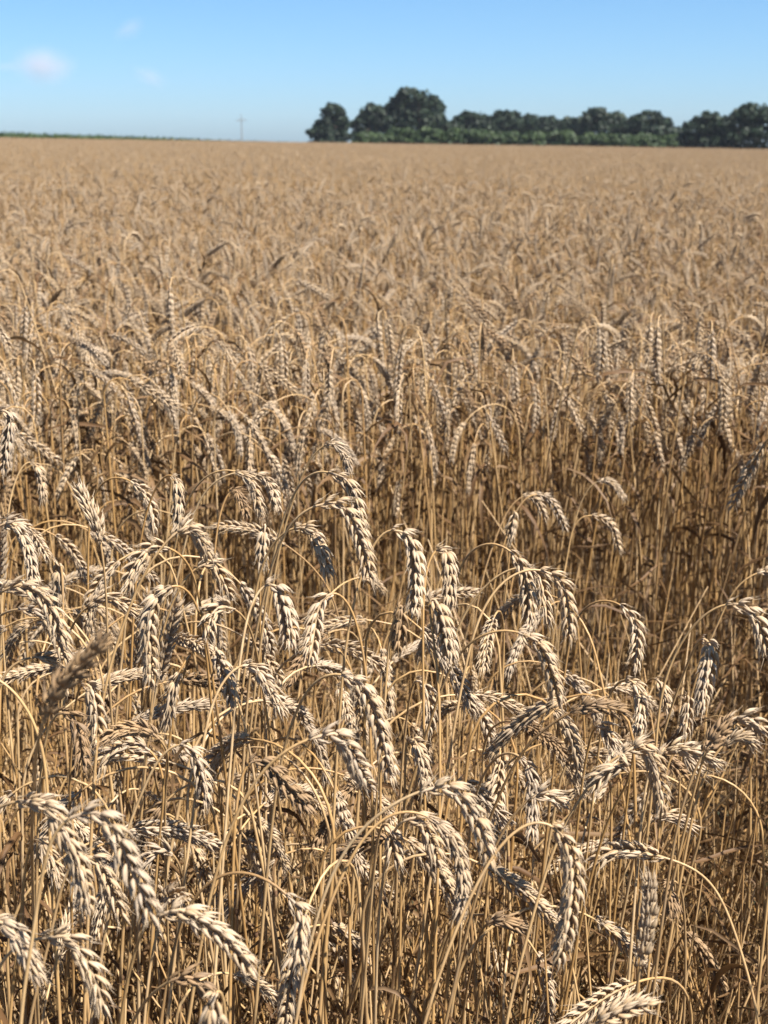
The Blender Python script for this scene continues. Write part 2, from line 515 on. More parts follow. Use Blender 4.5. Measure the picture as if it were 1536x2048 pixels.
# ------------------------------------------------------------------ the wheat stalks traced one by one
# (label, stem pixels from low to neck, ear pixels from base to tip, depth or None = from the ear's length, options)
HEROES = [
 # lower left
 ("large pale ear arching right, topmost of the big blurred ears at the lower left edge", [(-60,1900),(-50,1700),(-20,1620),(20,1592)], [(30,1590),(95,1608),(122,1655),(150,1710),(165,1765),(176,1828)], .80, dict(fat=1.22)),
 ("large plump pale ear curving down right, pointing at the horizontal ear beside its tip", [(40,2048),(70,1850),(95,1680),(118,1622)], [(132,1610),(190,1622),(232,1665),(254,1720),(282,1780),(312,1852)], .74, dict(fat=1.2)),
 ("golden ear half hidden under the plump pale ear in the lower left", [(60,2040),(100,1880),(130,1740),(150,1700)], [(160,1692),(200,1728),(222,1780),(252,1842)], .88, {}),
 ("narrow ear hanging just below the blurred ear at the lower left edge", [(20,2040),(40,1850),(55,1700),(66,1660)], [(75,1662),(100,1712),(126,1778)], .92, dict(fat=.72)),
 ("pale ear in the bottom left corner, cut by the photo's left edge, tip pointing right", [(-70,2040),(-60,1900),(-40,1830)], [(-20,1822),(30,1868),(55,1910),(84,1965)], .77, dict(fat=1.1)),
 ("bottom left ear with a level stem and its tip hanging nearly straight down", [(-20,2000),(0,1905),(40,1880),(70,1874)], [(85,1873),(135,1874),(166,1915),(190,1960),(212,2030)], .80, dict(fat=1.0, tw=.6)),
 ("ear lying almost level toward the right below the plump left ear, braided side showing", [(240,2048),(262,1930),(285,1850),(300,1826)], [(310,1822),(355,1818),(410,1845),(450,1873),(480,1908),(508,1950)], .80, dict(fat=1.12, tw=1.57)),
 ("short ear hanging from a long thin semicircular stem in the lower left", [(330,1990),(372,1810),(392,1786),(418,1756),(460,1733),(506,1736),(550,1763),(574,1786)], [(584,1794),(602,1826),(597,1872),(606,1932)], .88, dict(fat=1.0, z=-.01)),
 ("dark weathered ear lying level near the bottom edge, left of centre", [(262,2048),(300,1990),(338,1958)], [(348,1953),(390,1958),(422,1992)], .85, dict(dark=1, fat=1.05)),
 ("ear at the bottom edge pointing down beneath a small stem loop", [(452,2080),(452,2000),(448,1962),(436,1954),(428,1968)], [(424,1986),(426,2030),(436,2090)], .74, dict(fat=1.25)),
 ("plump ear on a long smooth arching stem left of centre, lower half of the photo", [(412,1830),(436,1728),(466,1640),(506,1560),(552,1506),(602,1476)], [(626,1468),(672,1468),(702,1506),(722,1546),(742,1580)], .86, dict(fat=1.2, tw=1.4, z=.035)),
 ("ear hooked over like a cane left of the long smooth arching stem", [(250,1670),(280,1598),(302,1538),(332,1490),(358,1470)], [(370,1474),(391,1511),(404,1552),(412,1612)], 1.0, dict(fat=1.0)),
 ("dark shaded ear crossing diagonally behind the long smooth arching stem", [(470,1640),(478,1560),(488,1510)], [(498,1499),(542,1536),(582,1577),(624,1626)], .97, dict(dark=1, fat=1.15)),
 ("shaded brown ear lying level over its neighbours near the left edge, middle of the stand", [(330,1580),(338,1520),(330,1478)], [(320,1472),(282,1458),(240,1462),(205,1484)], 1.02, dict(dark=1)),
 ("ear bending left with open husks beneath the brown level ear", [(322,1640),(330,1590),(318,1500)], [(300,1490),(250,1488),(212,1510),(196,1550)], 1.06, {}),
 ("small ear drooping left behind the plump pale left ears", [(356,1860),(366,1760),(352,1706)], [(342,1697),(312,1703),(284,1735)], 1.0, dict(fat=.9)),
 ("splayed pale ear end facing the viewer above the level ear", [(300,1930),(318,1850),(326,1808)], [(332,1798),(350,1790),(372,1806)], .98, dict(fat=1.3, z=-.03)),
 # left, middle
 ("soft dark ear very near the lens, rising diagonally at the left edge", [(64,1700),(70,1560),(78,1460)], [(86,1428),(124,1368),(165,1330),(216,1268)], .68, dict(dark=1, fat=1.0, back=.25)),
 ("pale ear sweeping right from the left edge, second row of the stand", [(-40,1320),(-26,1220),(-10,1180)], [(2,1170),(42,1170),(86,1194),(112,1238),(128,1290)], .95, dict(fat=1.1, tw=1.4)),
 ("grey topped ear on a level stem just under the pale ear at left", [(-30,1270),(0,1226),(26,1216)], [(40,1214),(78,1220),(102,1246),(122,1290),(134,1330)], .98, dict(fat=1.05)),
 ("ear behind a straight vertical stem, hanging parallel to it, at left", [(128,1420),(127,1300),(126,1180),(125,1118)], [(121,1106),(118,1140),(118,1172),(116,1212)], 1.12, dict(fat=1.1, z=.02)),
 ("lone upright ear leaning left on a thin straight stem, upper left of the stand", [(222,1420),(216,1300),(212,1180),(206,1110)], [(201,1074),(190,1040),(174,1005),(157,968)], 1.14, dict(fat=1.12, twopass=1)),
 ("ear hanging straight down from a stem with a kinked top, upper left", [(270,1180),(284,1060),(302,990),(322,948),(344,928)], [(352,944),(357,985),(357,1025),(354,1066)], 1.28, dict(fat=1.08)),
 ("ear on a wide flat arch directly left of the kinked stem", [(176,1110),(186,985),(208,950),(244,945)], [(270,962),(290,990),(303,1022),(308,1066)], 1.35, {}),
 ("two-row ear leaning right at the left edge above the sweeping pale ear", [(-36,1240),(-30,1120),(-20,1050)], [(-6,1034),(30,1050),(56,1096),(70,1168)], 1.08, dict(fat=1.1)),
 ("slim ear hanging inside the first tall arch at upper left", [(14,1040),(26,970),(46,920),(58,906)], [(66,916),(80,950),(88,1006)], 1.55, {}),
 ("ear at the left edge high up, tallest on that side", [(-20,1050),(-16,860),(-8,806)], [(4,800),(20,832),(16,880),(6,950)], 1.28, dict(fat=1.05)),
 ("ear lying level to the right behind the thin straight stem at left", [(110,1340),(136,1270),(155,1228)], [(168,1212),(210,1193),(242,1206),(280,1230)], 1.18, dict(fat=1.0)),
 ("bright cream ear arching right over the long leaning stem, left of centre", [(196,1460),(216,1346),(246,1250),(280,1160),(311,1103),(338,1072)], [(350,1056),(380,1054),(402,1080),(420,1118)], 1.02, dict(fat=1.12, z=.03)),
 ("ear drooping left with dark upper husks beneath the bright cream ear", [(400,1200),(388,1140),(372,1106),(350,1092)], [(334,1084),(296,1098),(268,1136),(246,1184)], 1.06, dict(fat=1.1)),
 ("long pale ear hanging toward the left from a round hoop, left of centre", [(434,1420),(417,1305),(401,1225),(380,1170),(356,1150)], [(336,1154),(312,1196),(297,1250),(300,1310),(302,1374)], 1.02, dict(fat=1.25)),
 ("ear on a slim arch pointing down right beside the round hoop", [(322,1270),(345,1200),(368,1150),(392,1124)], [(404,1118),(428,1130),(446,1162),(462,1200)], 1.08, dict(fat=1.0)),
 ("shaded ear with open husks lying left below the slim arch", [(520,1340),(506,1270),(488,1228),(474,1216)], [(464,1210),(436,1216),(420,1240),(424,1280)], 1.05, dict(fat=1.2)),
 ("broad ear hanging in half shade under the open husked ear", [(500,1500),(470,1380),(430,1290)], [(422,1270),(436,1312),(454,1358),(468,1416)], 1.1, dict(fat=1.15)),
 ("ear leaning right from a thin wire-like arch in the centre left", [(420,1410),(436,1366),(460,1330),(482,1314)], [(496,1312),(524,1352),(548,1388),(568,1432)], 1.02, dict(fat=1.0)),
 ("pale ear with dark inner side hanging right of the blurred near ear", [(140,1540),(150,1420),(160,1350)], [(168,1346),(185,1386),(193,1440),(190,1496)], 1.02, dict(fat=1.1)),
 ("shaded brown ear hanging left of the ear with a dark inner side", [(80,1560),(96,1450),(112,1410)], [(120,1408),(150,1440),(162,1490),(170,1546)], 1.0, dict(dark=1, fat=1.1)),
 ("ear hidden behind a slanting stem, below the long hooped ear", [(330,1560),(352,1400),(384,1300),(396,1290)], [(348,1350),(342,1400),(328,1460)], 1.06, {}),
 ("thin ear at left tucked below the sweeping pale ears", [(-10,1420),(0,1330),(40,1308),(70,1312)], [(86,1312),(110,1318),(140,1318)], 1.0, dict(fat=.95)),
 ("stem arching along the left edge and ending in a small low ear", [(96,1600),(90,1495),(66,1430),(40,1380),(0,1352)], [(-14,1348),(-44,1354),(-70,1400)], .9, dict(fat=.9)),
 # centre
 ("tallest ear in the centre, its tip lapping over the long arching ear", [(560,1090),(590,990),(620,910),(645,882)], [(659,876),(676,892),(692,916),(697,950)], 1.32, dict(fat=1.0)),
 ("long two-row ear on the high arch at the centre of the photo", [(545,1120),(568,1030),(600,958),(620,936),(645,931)], [(662,936),(690,958),(710,992),(720,1040),(732,1100)], 1.18, dict(fat=1.05)),
 ("longest centre ear, plump rows curving down right in front of the high arch", [(500,1340),(528,1190),(560,1080),(600,1012)], [(630,1001),(668,1002),(695,1024),(712,1056),(728,1100),(744,1170)], 1.05, dict(fat=1.15, tw=1.4)),
 ("ear with a ragged brown collar and spread pale husks, left of the longest centre ear", [(510,1190),(530,1100),(556,1064),(584,1046)], [(600,1040),(626,1066),(644,1106),(658,1156)], 1.08, dict(fat=1.25, ragged=1.6)),
 ("pale bristly ear hanging straight down, centre left, below a ragged brown collar", [(482,1300),(500,1200),(516,1160)], [(540,1146),(560,1186),(574,1236),(582,1296)], 1.04, dict(fat=1.3, tw=1.57)),
 ("golden ear hanging under a dark curled stem in the centre", [(742,1500),(732,1340),(721,1270),(705,1210),(686,1170),(668,1162)], [(656,1172),(636,1220),(626,1276),(618,1330)], 1.05, dict(fat=1.2)),
 ("ear seen almost vertical between two thin stems, left of centre", [(520,1200),(524,1080),(530,1030)], [(534,1030),(528,1070),(524,1110),(528,1142)], 1.3, dict(fat=1.15)),
 ("left ear of a pair hanging from parallel arches, upper centre left", [(370,1010),(392,965),(420,940),(455,930)], [(482,940),(503,966),(516,1000),(524,1034)], 1.34, {}),
 ("right ear of a pair hanging from parallel arches, upper centre left", [(385,1030),(410,975),(440,950),(485,935)], [(508,944),(532,960),(546,985),(556,1022)], 1.4, {}),
 ("dark ear behind the pair of parallel arches", [(430,1090),(445,1000),(456,972)], [(466,968),(482,1000),(496,1036)], 1.4, dict(dark=1)),
 ("golden ear on a curved stem with a dark top, right of the centre", [(690,1300),(708,1200),(738,1100),(758,1050),(776,1036)], [(790,1040),(818,1074),(830,1112),(833,1165),(830,1232)], 1.06, dict(fat=1.25, tw=1.57)),
 ("pale bristly ear hanging just right of the dark topped one", [(846,1220),(850,1120),(862,1086)], [(881,1076),(894,1110),(900,1160),(898,1215)], 1.08, dict(fat=1.2)),
 ("ear with fanned white husks directly below the two hanging bristly ears", [(880,1480),(872,1300),(850,1186)], [(853,1172),(876,1212),(890,1262),(904,1328)], 1.03, dict(fat=1.3, tw=1.57)),
 ("shaded ear hanging below the dark topped ear, a loose grain at its tip", [(770,1400),(782,1250),(800,1196)], [(806,1190),(802,1230),(796,1306)], 1.08, dict(dark=1, fat=1.1)),
 ("long bright ear slanting right below the centre, under a thin dark hoop", [(560,1530),(592,1420),(622,1362),(660,1332)], [(688,1330),(730,1378),(755,1440),(772,1510),(786,1566)], .96, dict(fat=1.25)),
 ("warm coloured ear in half shade right of the long bright slanting ear", [(806,1640),(812,1540),(806,1470)], [(812,1458),(834,1490),(848,1536),(852,1590)], 1.05, dict(fat=1.15)),
 ("golden ear hanging in the centre right beneath crossing straws", [(806,1500),(820,1390),(826,1350)], [(834,1344),(852,1380),(858,1420),(856,1470)], 1.12, dict(fat=1.0)),
 ("pale ear hanging end-on above the big arch in the lower centre", [(740,1830),(752,1700),(762,1640)], [(768,1630),(784,1668),(792,1736)], .98, dict(fat=1.15)),
 # right of centre and right
 ("leftmost of three ears hanging on a wide arch, right of centre", [(905,1180),(930,1100),(956,1080),(990,1074),(1018,1086)], [(1032,1102),(1048,1146),(1058,1196),(1056,1248)], 1.1, dict(fat=1.1, tw=1.4)),
 ("middle one of the three ears on wide arches right of centre", [(912,1260),(950,1190),(1000,1140),(1040,1122)], [(1066,1126),(1080,1160),(1088,1200),(1094,1248)], 1.14, {}),
 ("rightmost of three neighbouring hanging ears, two plump rows, right of centre", [(940,1290),(970,1200),(1020,1140),(1070,1124)], [(1092,1132),(1122,1166),(1136,1214),(1140,1284)], 1.08, dict(fat=1.1, tw=1.4)),
 ("long ear slanting right below the three neighbouring ears", [(900,1330),(930,1284),(976,1256),(1026,1250)], [(1046,1258),(1082,1292),(1102,1342),(1120,1414)], 1.02, dict(fat=1.1)),
 ("ear hanging behind a straight stem above the three neighbouring ears", [(1014,1160),(1022,1080),(1032,1000)], [(1030,1022),(1024,1052),(1018,1084)], 1.6, dict(fat=1.1)),
 ("solitary slim ear on a tall hoop, with open dark space around, right half", [(1130,1340),(1150,1230),(1170,1202),(1204,1190),(1236,1194)], [(1250,1206),(1270,1246),(1274,1288),(1268,1342)], 1.16, dict(fat=.98, tw=1.4)),
 ("ear drooping from a small hook just below the solitary slim ear", [(1205,1440),(1216,1390),(1232,1356),(1250,1342)], [(1260,1346),(1278,1384),(1282,1424),(1274,1472)], 1.12, dict(fat=1.15)),
 ("large pale ear at the right edge on a long diagonal arch", [(1310,1520),(1322,1380),(1364,1276),(1408,1222),(1446,1198)], [(1462,1194),(1502,1222),(1524,1266),(1538,1326)], 1.05, dict(fat=1.15, tw=1.4)),
 ("shaded ear hanging behind its own leaning stem near the right edge", [(1312,1520),(1356,1376),(1390,1290),(1404,1262)], [(1414,1256),(1420,1300),(1412,1356),(1400,1426)], 1.08, dict(fat=1.25)),
 ("small two-row ear below right of the solitary slim ear", [(1270,1480),(1290,1370),(1306,1346)], [(1316,1352),(1330,1390),(1338,1430)], 1.3, dict(fat=1.0)),
 ("ear half hidden beside the shaded ear near the right edge", [(1360,1540),(1370,1420),(1374,1382)], [(1378,1376),(1376,1420),(1368,1478)], 1.2, {}),
 ("dark brown ear lying flat among thin straws, right half", [(1020,1540),(1060,1480),(1110,1440),(1135,1426)], [(1152,1416),(1190,1410),(1226,1416),(1256,1430)], 1.0, dict(dark=1, fat=1.05)),
 ("bright ear leaning right from beneath the dark flat ear", [(1160,1600),(1176,1490),(1188,1440)], [(1196,1436),(1214,1464),(1236,1500)], 1.03, {}),
 ("dark grey ear standing up at a slant near the right edge", [(1330,1800),(1362,1620),(1400,1510)], [(1416,1492),(1440,1464),(1472,1434)], .98, dict(dark=1, fat=1.2)),
 ("pale ear cut off by the right edge, above the dark grey slanted ear", [(1410,1500),(1430,1450),(1456,1430)], [(1470,1428),(1506,1442),(1540,1476)], .98, dict(fat=1.15)),
 ("small ear bending right under the dark grey slanted ear", [(1392,1600),(1412,1530),(1440,1486)], [(1456,1478),(1486,1474),(1512,1496)], 1.02, dict(fat=.85)),
 ("level ear in half shade with a long bristle at its tip, right side", [(1290,1570),(1300,1520),(1312,1500)], [(1322,1492),(1366,1496),(1406,1508),(1446,1532)], 1.02, {}),
 ("ear slanting down right under the level one with the long bristle", [(1320,1640),(1330,1540),(1342,1496)], [(1352,1488),(1376,1516),(1408,1550)], 1.06, dict(fat=.9)),
 ("big ear curled over the top of a thick leaning stem, lower right", [(1010,2060),(1054,1876),(1108,1694),(1152,1606),(1198,1542),(1232,1506)], [(1250,1494),(1280,1487),(1303,1516),(1317,1560),(1324,1622)], .97, dict(fat=1.12, tw=1.3, z=.03)),
 ("pale ear lying left behind the curled big ear at lower right", [(1180,1760),(1232,1600),(1276,1540)], [(1270,1526),(1236,1532),(1204,1552),(1176,1580)], .96, {}),
 ("longest hanging ear of the lower right, its rows of husks stacked like a spine", [(850,2040),(958,1756),(1016,1662),(1068,1624),(1098,1618)], [(1116,1636),(1138,1690),(1146,1750),(1139,1826),(1126,1884),(1108,1930)], .86, dict(fat=1.22, tw=1.2)),
 ("big ear curving down right on the great low arch at the lower centre", [(604,1960),(632,1838),(666,1738),(712,1664),(768,1616),(820,1586)], [(846,1570),(900,1574),(940,1614),(964,1664),(986,1736)], .86, dict(fat=1.15, tw=1.4)),
 ("ear hanging steeply inside the great low arch, pointed at bottom", [(590,2048),(662,1800),(726,1670),(780,1612),(830,1608)], [(864,1626),(902,1672),(922,1724),(926,1786),(914,1842)], .9, dict(fat=1.0)),
 ("yellow tinged ear on a round hook above the longest hanging ear, lower right", [(944,1620),(956,1572),(980,1520),(1010,1495),(1038,1496)], [(1052,1510),(1064,1556),(1066,1610),(1064,1682)], 1.04, dict(fat=1.05)),
 ("short pale ear tilted right on a bent neck, left of the curled big ear", [(962,1760),(996,1680),(1032,1616),(1056,1594)], [(1068,1586),(1100,1590),(1132,1616)], .98, dict(fat=.9)),
 ("crumpled pale ear just under the great low arch", [(760,1800),(780,1680),(796,1636)], [(806,1630),(838,1638),(862,1676),(876,1734)], .96, dict(fat=1.2, tw=1.3)),
 ("small ear crossing behind the great arch's ear, pointing right", [(890,1640),(900,1570),(906,1552)], [(912,1548),(944,1572),(984,1612),(1024,1650)], 1.1, dict(fat=.9)),
 ("upright ear with golden foot and whitish tip at lower right", [(1256,2060),(1266,2020),(1276,1960)], [(1280,1928),(1292,1874),(1299,1812),(1298,1744)], .88, dict(fat=1.15, twopass=1)),
 ("dull ear lying level across the stems above the upright golden ear", [(1520,2060),(1478,1890),(1428,1766),(1388,1730),(1350,1722)], [(1320,1712),(1270,1702),(1222,1704),(1180,1734)], 1.02, dict(dark=.5, fat=1.15)),
 ("whitish ear lying along the bottom edge, right half", [(1130,2100),(1160,2070)], [(1178,2056),(1222,2030),(1266,2012),(1312,2004)], .84, dict(fat=1.1)),
 ("shaded ear hanging close behind the upright golden ear", [(1370,1980),(1366,1800),(1350,1750)], [(1334,1756),(1340,1796),(1350,1836)], 1.05, dict(dark=1)),
 ("pale ear low among the stems at right, pointing right", [(1270,1800),(1280,1700),(1290,1650)], [(1298,1636),(1340,1632),(1396,1660)], 1.2, {}),
 ("dark low ear pointing right, deep in the stems of the lower centre", [(930,2000),(950,1900),(964,1850)], [(974,1838),(1010,1842),(1056,1862)], 1.0, dict(dark=1)),
 # farther, in front of the shadowed wall of stems
 ("left ear of a faint pair hanging right, against the brown stems", [(960,1180),(990,1080),(1024,1004)], [(1050,984),(1076,1004),(1090,1042)], 1.85, {}),
 ("right ear of a faint pair, paler, against the brown stems", [(985,1190),(1010,1080),(1050,990)], [(1078,980),(1106,1008),(1134,1062)], 1.8, {}),
 ("upper of two small soft ears drooping right in the middle distance, right half", [(1128,1160),(1140,1082),(1166,992),(1184,964)], [(1198,956),(1226,968),(1250,998)], 1.95, {}),
 ("lower of two small soft ears drooping right in the middle distance, right half", [(1120,1180),(1134,1120),(1150,1038),(1166,1026)], [(1186,1026),(1222,1050),(1240,1106)], 1.9, {}),
 ("thin stem curving up to the right edge with a small ear leaving the photo", [(1400,1330),(1440,1240),(1464,1180),(1500,1148)], [(1520,1140),(1550,1146),(1580,1180)], 1.5, {}),
]
# ------------------------------------------------------------------ building one wheat stalk as a thing
RNG = np.random.default_rng(11)
GROUP = "ripe wheat stalks at the front of the field"


def wheat_stalk(label, stem, ear, rng, lod=(7, 8), fat=1.0, tw=None, ragged=1.0, dark=0.0, leaves=1, r0=.0018, awn=1.0):
    """An Empty at the root with stem (> stem_joint), ear (> bristles) and dry_leaf children."""
    root = empty("wheat_stalk", stem[0])
    tag(root, label, "wheat stalk", GROUP)
    col = rng.random()
    g = Geo()
    rr = stem_radius(len(stem), r0 * rng.uniform(.9, 1.15), .00092)
    tube(g, stem, rr, 7, col)
    so = g.build("stem", M_STEM, root)
    L = np.concatenate([[0], np.cumsum(np.linalg.norm(np.diff(stem, axis=0), axis=1))])
    at = rng.uniform(.40, .6)
    for k in (max(2, int(np.searchsorted(L, L[-1] * at))), max(2, int(np.searchsorted(L, L[-1] * at * .45)))):
        if k >= len(stem) - 2: continue
        j = Geo()
        p = stem[k]; d = unit(stem[k + 1] - stem[k - 1])
        tube(j, np.array([p - d * .0035, p - d * .0012, p + d * .0012, p + d * .0035]), np.array([1.02, 1.30, 1.30, 1.02]) * rr[k], 7, col)
        j.build("stem_joint", M_JOINT, so)
    g, b = Geo(), Geo()
    if tw is None: tw = rng.uniform(0, math.pi)
    ear_geo(g, b, ear, rng, lod, tw, fat, ragged=ragged, r=col, awn=awn)
    eo = g.build("ear", M_EAR_DARK if dark >= 1 else M_EAR, root)
    b.build("bristles", M_EAR_DARK if dark >= 1 else M_EAR, eo)
    for _ in range(leaves):
        lg = Geo()
        P = leaf_path(stem, rng, rng.uniform(.2, .55), rng.uniform(.08, .26), rng.uniform(.6, 1.3))
        if min(project(q)[2] for q in P) < .95 or project(P[-1])[1] < 1000: continue
        W = rng.uniform(.0013, .0030) * np.sin(np.linspace(.35, math.pi, len(P))) + .0003
        ribbon(lg, P, W, rng.random(), twist=rng.normal(0, 4.0), fold=rng.uniform(.3, 1.0))
        lg.build("dry_leaf", M_LEAF, root)
    return root


def seg_len(P):
    return float(np.linalg.norm(np.diff(np.asarray(P, float), axis=0), axis=1).sum())


hero_px = []                         # (x, y, depth) of traced ears, so that fillers do not hide them
for (label, sp, ep, d, o) in HEROES:
    rng = np.random.default_rng(abs(hash(len(hero_px) * 7919 + 13)) % (2 ** 31))
    if d is None: d = .09 * F_PX / seg_len(ep)
    u = np.linspace(0, 1, len(ep))
    z_tip = o.get("z", None)
    z_tip = rng.uniform(-.02, .02) if z_tip is None else z_tip
    E = np.array([pix(x, y, d + z_tip * q ** 1.3) for (x, y), q in zip(ep, u)])
    us = np.linspace(1, 0, len(sp))
    back = o.get("back", rng.uniform(-.01, .07))
    S = np.array([pix(x, y, d + back * q ** 1.2) for (x, y), q in zip(sp, us)])
    seg = unit(S[0] - S[1]) if len(S) > 1 else np.array([0, 0, -1.])
    dn = unit(seg * .55 + np.array([0, 0, -.6]))
    if dn[2] > -.6: dn = unit(np.array([dn[0], dn[1], -.9]))
    zt = float(ground_z(S[0][0], S[0][1]))
    low = []
    if S[0][2] > zt + .06:
        k = (S[0][2] - zt) / -dn[2]
        root = S[0] + dn * k
        root[2] = float(ground_z(root[0], root[1]))
        low = [root, S[0] + (root - S[0]) * .55 + np.array([rng.normal(0, .01), rng.normal(0, .01), 0])]
    path = np.array(low + list(S) + [E[0]])
    n = 150
    stem = smooth_path(path, n)
    ear = smooth_path(E, 26)
    full = relax(np.vstack([stem, ear[2:]]), 60, n + 3, 22)
    stem, ear = full[:n], np.vstack([full[n - 1:n], full[n:]])
    for (x, y) in ep: hero_px.append((x, y, d))
    wheat_stalk(label, stem, ear, rng, (7, 8), o.get("fat", 1.0) * .93, o.get("tw"), o.get("ragged", 1.0), o.get("dark", 0), leaves=int(rng.integers(1, 3)))
hero_px = np.array(hero_px)
N_HERO = len(HEROES)

# ------------------------------------------------------------------ the other stalks of the front stand, bent by growth rules
POSE = {"hook": "hooked over", "hang": "hanging", "lean": "slanting", "up": "upright", "flat": "level"}


def canopy_top(x):
    """Pixel row above which the front stand shows no ears (its outline in the photo), per pixel column."""
    return np.interp(x, [-200, 0, 120, 300, 420, 660, 760, 1000, 1180, 1330, 1536, 1800], [960, 960, 960, 985, 1010, 1010, 1120, 1150, 1300, 1380, 1330, 1330])


def stand_start(x):
    """Where the main stand begins behind the thin strip, per metre to the right."""
    return 2.46 + .07 * math.sin(x * 5) + .12 * float(np.clip((x + .1) / .4, 0, 1)) - .25 * float(np.clip((-x - .2) / .25, 0, 1))


fill, tries = [], 0
N_FRONT, N_WALL = 138, 300 - N_HERO - 138
while len(fill) < N_FRONT + N_WALL and tries < 40000:
    tries += 1
    rng = np.random.default_rng(50000 + tries)
    wall = len(fill) >= N_FRONT
    dist = rng.uniform(.92, 1.95)
    xr = rng.uniform(-.36, .36) * dist
    if wall:
        xr = rng.uniform(-.75, .75)
        dist = stand_start(xr) + rng.uniform(-.10, .22)
    elif xr / dist > .10 and rng.random() < .35: continue
    elif dist > 1.55 and xr > -.28: continue
    yr = dist
    H = rng.normal(.80, .10) if not wall else rng.normal(.88, .045)
    if rng.random() < (.06 if wall else .25): H *= rng.uniform(.6, .85)
    pose = str(rng.choice(["hook", "hang", "lean", "up", "flat"], p=[.50, .42, .06, .02, 0] if wall else [.36, .34, .14, .06, .10]))
    bend, eb = {"hook": (2.3, .6), "hang": (2.0, .75), "lean": (1.35, .8), "up": (.25, .25), "flat": (1.1, .45)}[pose]
    if wall: bend += .22
    bend += rng.normal(0, .18); eb += rng.normal(0, .15)
    el = rng.uniform(.072, .098)
    st, ea = bend_path(H, el, rng.normal(.10, .12 if rng.random() < .65 else .26), bend, rng.uniform(.08, .19), eb, 28, 22, rng)
    az = rng.choice([rng.normal(0, .7), rng.normal(math.pi, .7)], p=[.7, .3])
    c, s = math.cos(az), math.sin(az)
    R = np.array([[c, -s, 0], [s, c, 0], [0, 0, 1]])
    base = np.array([xr, yr, float(ground_z(xr, yr))])
    st, ea = st @ R.T + base, ea @ R.T + base
    px = np.array([project(p) for p in ea[::3]])
    sx = np.array([project(p) for p in st[len(st) // 2:]])
    x, y, d = px.mean(axis=0)
    if not (-40 < x < 1576 and y < 2090): continue
    if not wall:
        if x > 930 and y > 1620 and rng.random() < .7: continue
        top = min(px[:, 1].min(), sx[:, 1].min())
        if top < canopy_top(x) + 10 or top < canopy_top(px[-1, 0]): continue
        if d < .78: continue
        dd = np.hypot(px[:, None, 0] - hero_px[None, :, 0], px[:, None, 1] - hero_px[None, :, 1])
        if ((dd < 55) & (hero_px[None, :, 2] > px[:, None, 2] - .04)).any(): continue
    if fill:
        f = np.array([q["c"] for q in fill])
        if (np.hypot(f[:, 0] - x, f[:, 1] - y) < 26).any(): continue
    fill.append(dict(c=(x, y, d), st=st, ea=ea, pose=pose, rng=rng, el=el, px=px, dark=rng.random() < .14, wall=wall))

COLS = [(0, "far left"), (160, "left"), (330, "inner left"), (520, "left of centre"), (700, "centre"), (860, "right of centre"), (1040, "inner right"), (1230, "right"), (1390, "far right"), (9999, "")]
ROWS = [(0, "top rim"), (1120, "upper part"), (1260, "upper middle"), (1400, "middle"), (1540, "lower middle"), (1680, "lower part"), (1830, "low down"), (1960, "bottom edge"), (99999, "")]


def band(v, table):
    return [n for (a, n), (b, _) in zip(table, table[1:]) if v < b][0] if v >= 0 else table[0][1]


cells = {}
for q in fill:
    x, y, d = q["c"]
    dr = " right" if q["px"][-1, 0] > q["px"][0, 0] + 8 else " left" if q["px"][-1, 0] < q["px"][0, 0] - 8 else ""
    look = "dark weathered" if q["dark"] else "pale"
    size = "long" if q["el"] > .089 else "short" if q["el"] < .078 else "medium"
    where = f"{band(x, COLS)}, " + ("edge of stand behind gap" if q["wall"] else f"{band(y, ROWS)} of front stand")
    q["key"] = f"{look} {size} ear {POSE[q['pose']]}{dr if q['pose'] != 'up' else ''}, {where}"
    cells.setdefault(q["key"], []).append(q)
for key, qs in cells.items():
    qs.sort(key=lambda q: q["c"][1])
    for i, q in enumerate(qs):
        q["label"] = key if len(qs) == 1 else f"{key}, " + (["higher", "lower"] if len(qs) == 2 else ["highest", "second-highest", "third-highest", "fourth-highest", "fifth-highest"])[min(i, 4)]
for q in fill:
    wheat_stalk(q["label"], q["st"], q["ea"], q["rng"], (6, 6), q["rng"].uniform(.95, 1.2), None, 1.1, 1 if q["dark"] else 0, leaves=int(q["rng"].integers(1, 3)))
# ------------------------------------------------------------------ the rest of the field: one stuff object, instanced by geometry nodes
rngF = np.random.default_rng(77)


def field_stalk(rng, ear_lod, stem_sides, leaves, n_st=26, n_ea=10, awn=True, step=.0048, bare=False, fat=1.0):
    g = Geo()
    H = rng.normal(.82, .06)
    pose = rng.choice(["hook", "hang", "lean", "up"], p=[.53, .39, .05, .03])
    bend, eb = {"hook": (2.65, .28), "hang": (2.5, .35), "lean": (1.4, .8), "up": (.3, .3)}[pose]
    st, ea = bend_path(H, rng.uniform(.074, .096), rng.normal(.07, .07), bend + rng.normal(0, .2), rng.uniform(.05, .12), eb + rng.normal(0, .15), n_st, n_ea, rng)
    r = 0.0
    tube(g, st, stem_radius(len(st), .0018, .00085), stem_sides, r, 1)
    if not bare:
        ear_geo(g, g if awn else None, ea, rng, ear_lod, rng.uniform(0, 3.1), fat * rng.uniform(.98, 1.2), step, 1.1, r, 0 if rng.random() > .06 else 3)
    for _ in range(leaves):
        P = leaf_path(st, rng, rng.uniform(.25, .7), rng.uniform(.08, .22), rng.uniform(.5, 1.3))[::2]
        ribbon(g, P, rng.uniform(.002, .004) * np.sin(np.linspace(.4, math.pi, len(P))) + .0003, rng.random(), 2, twist=rng.normal(0, 2), fold=.4)
    return g


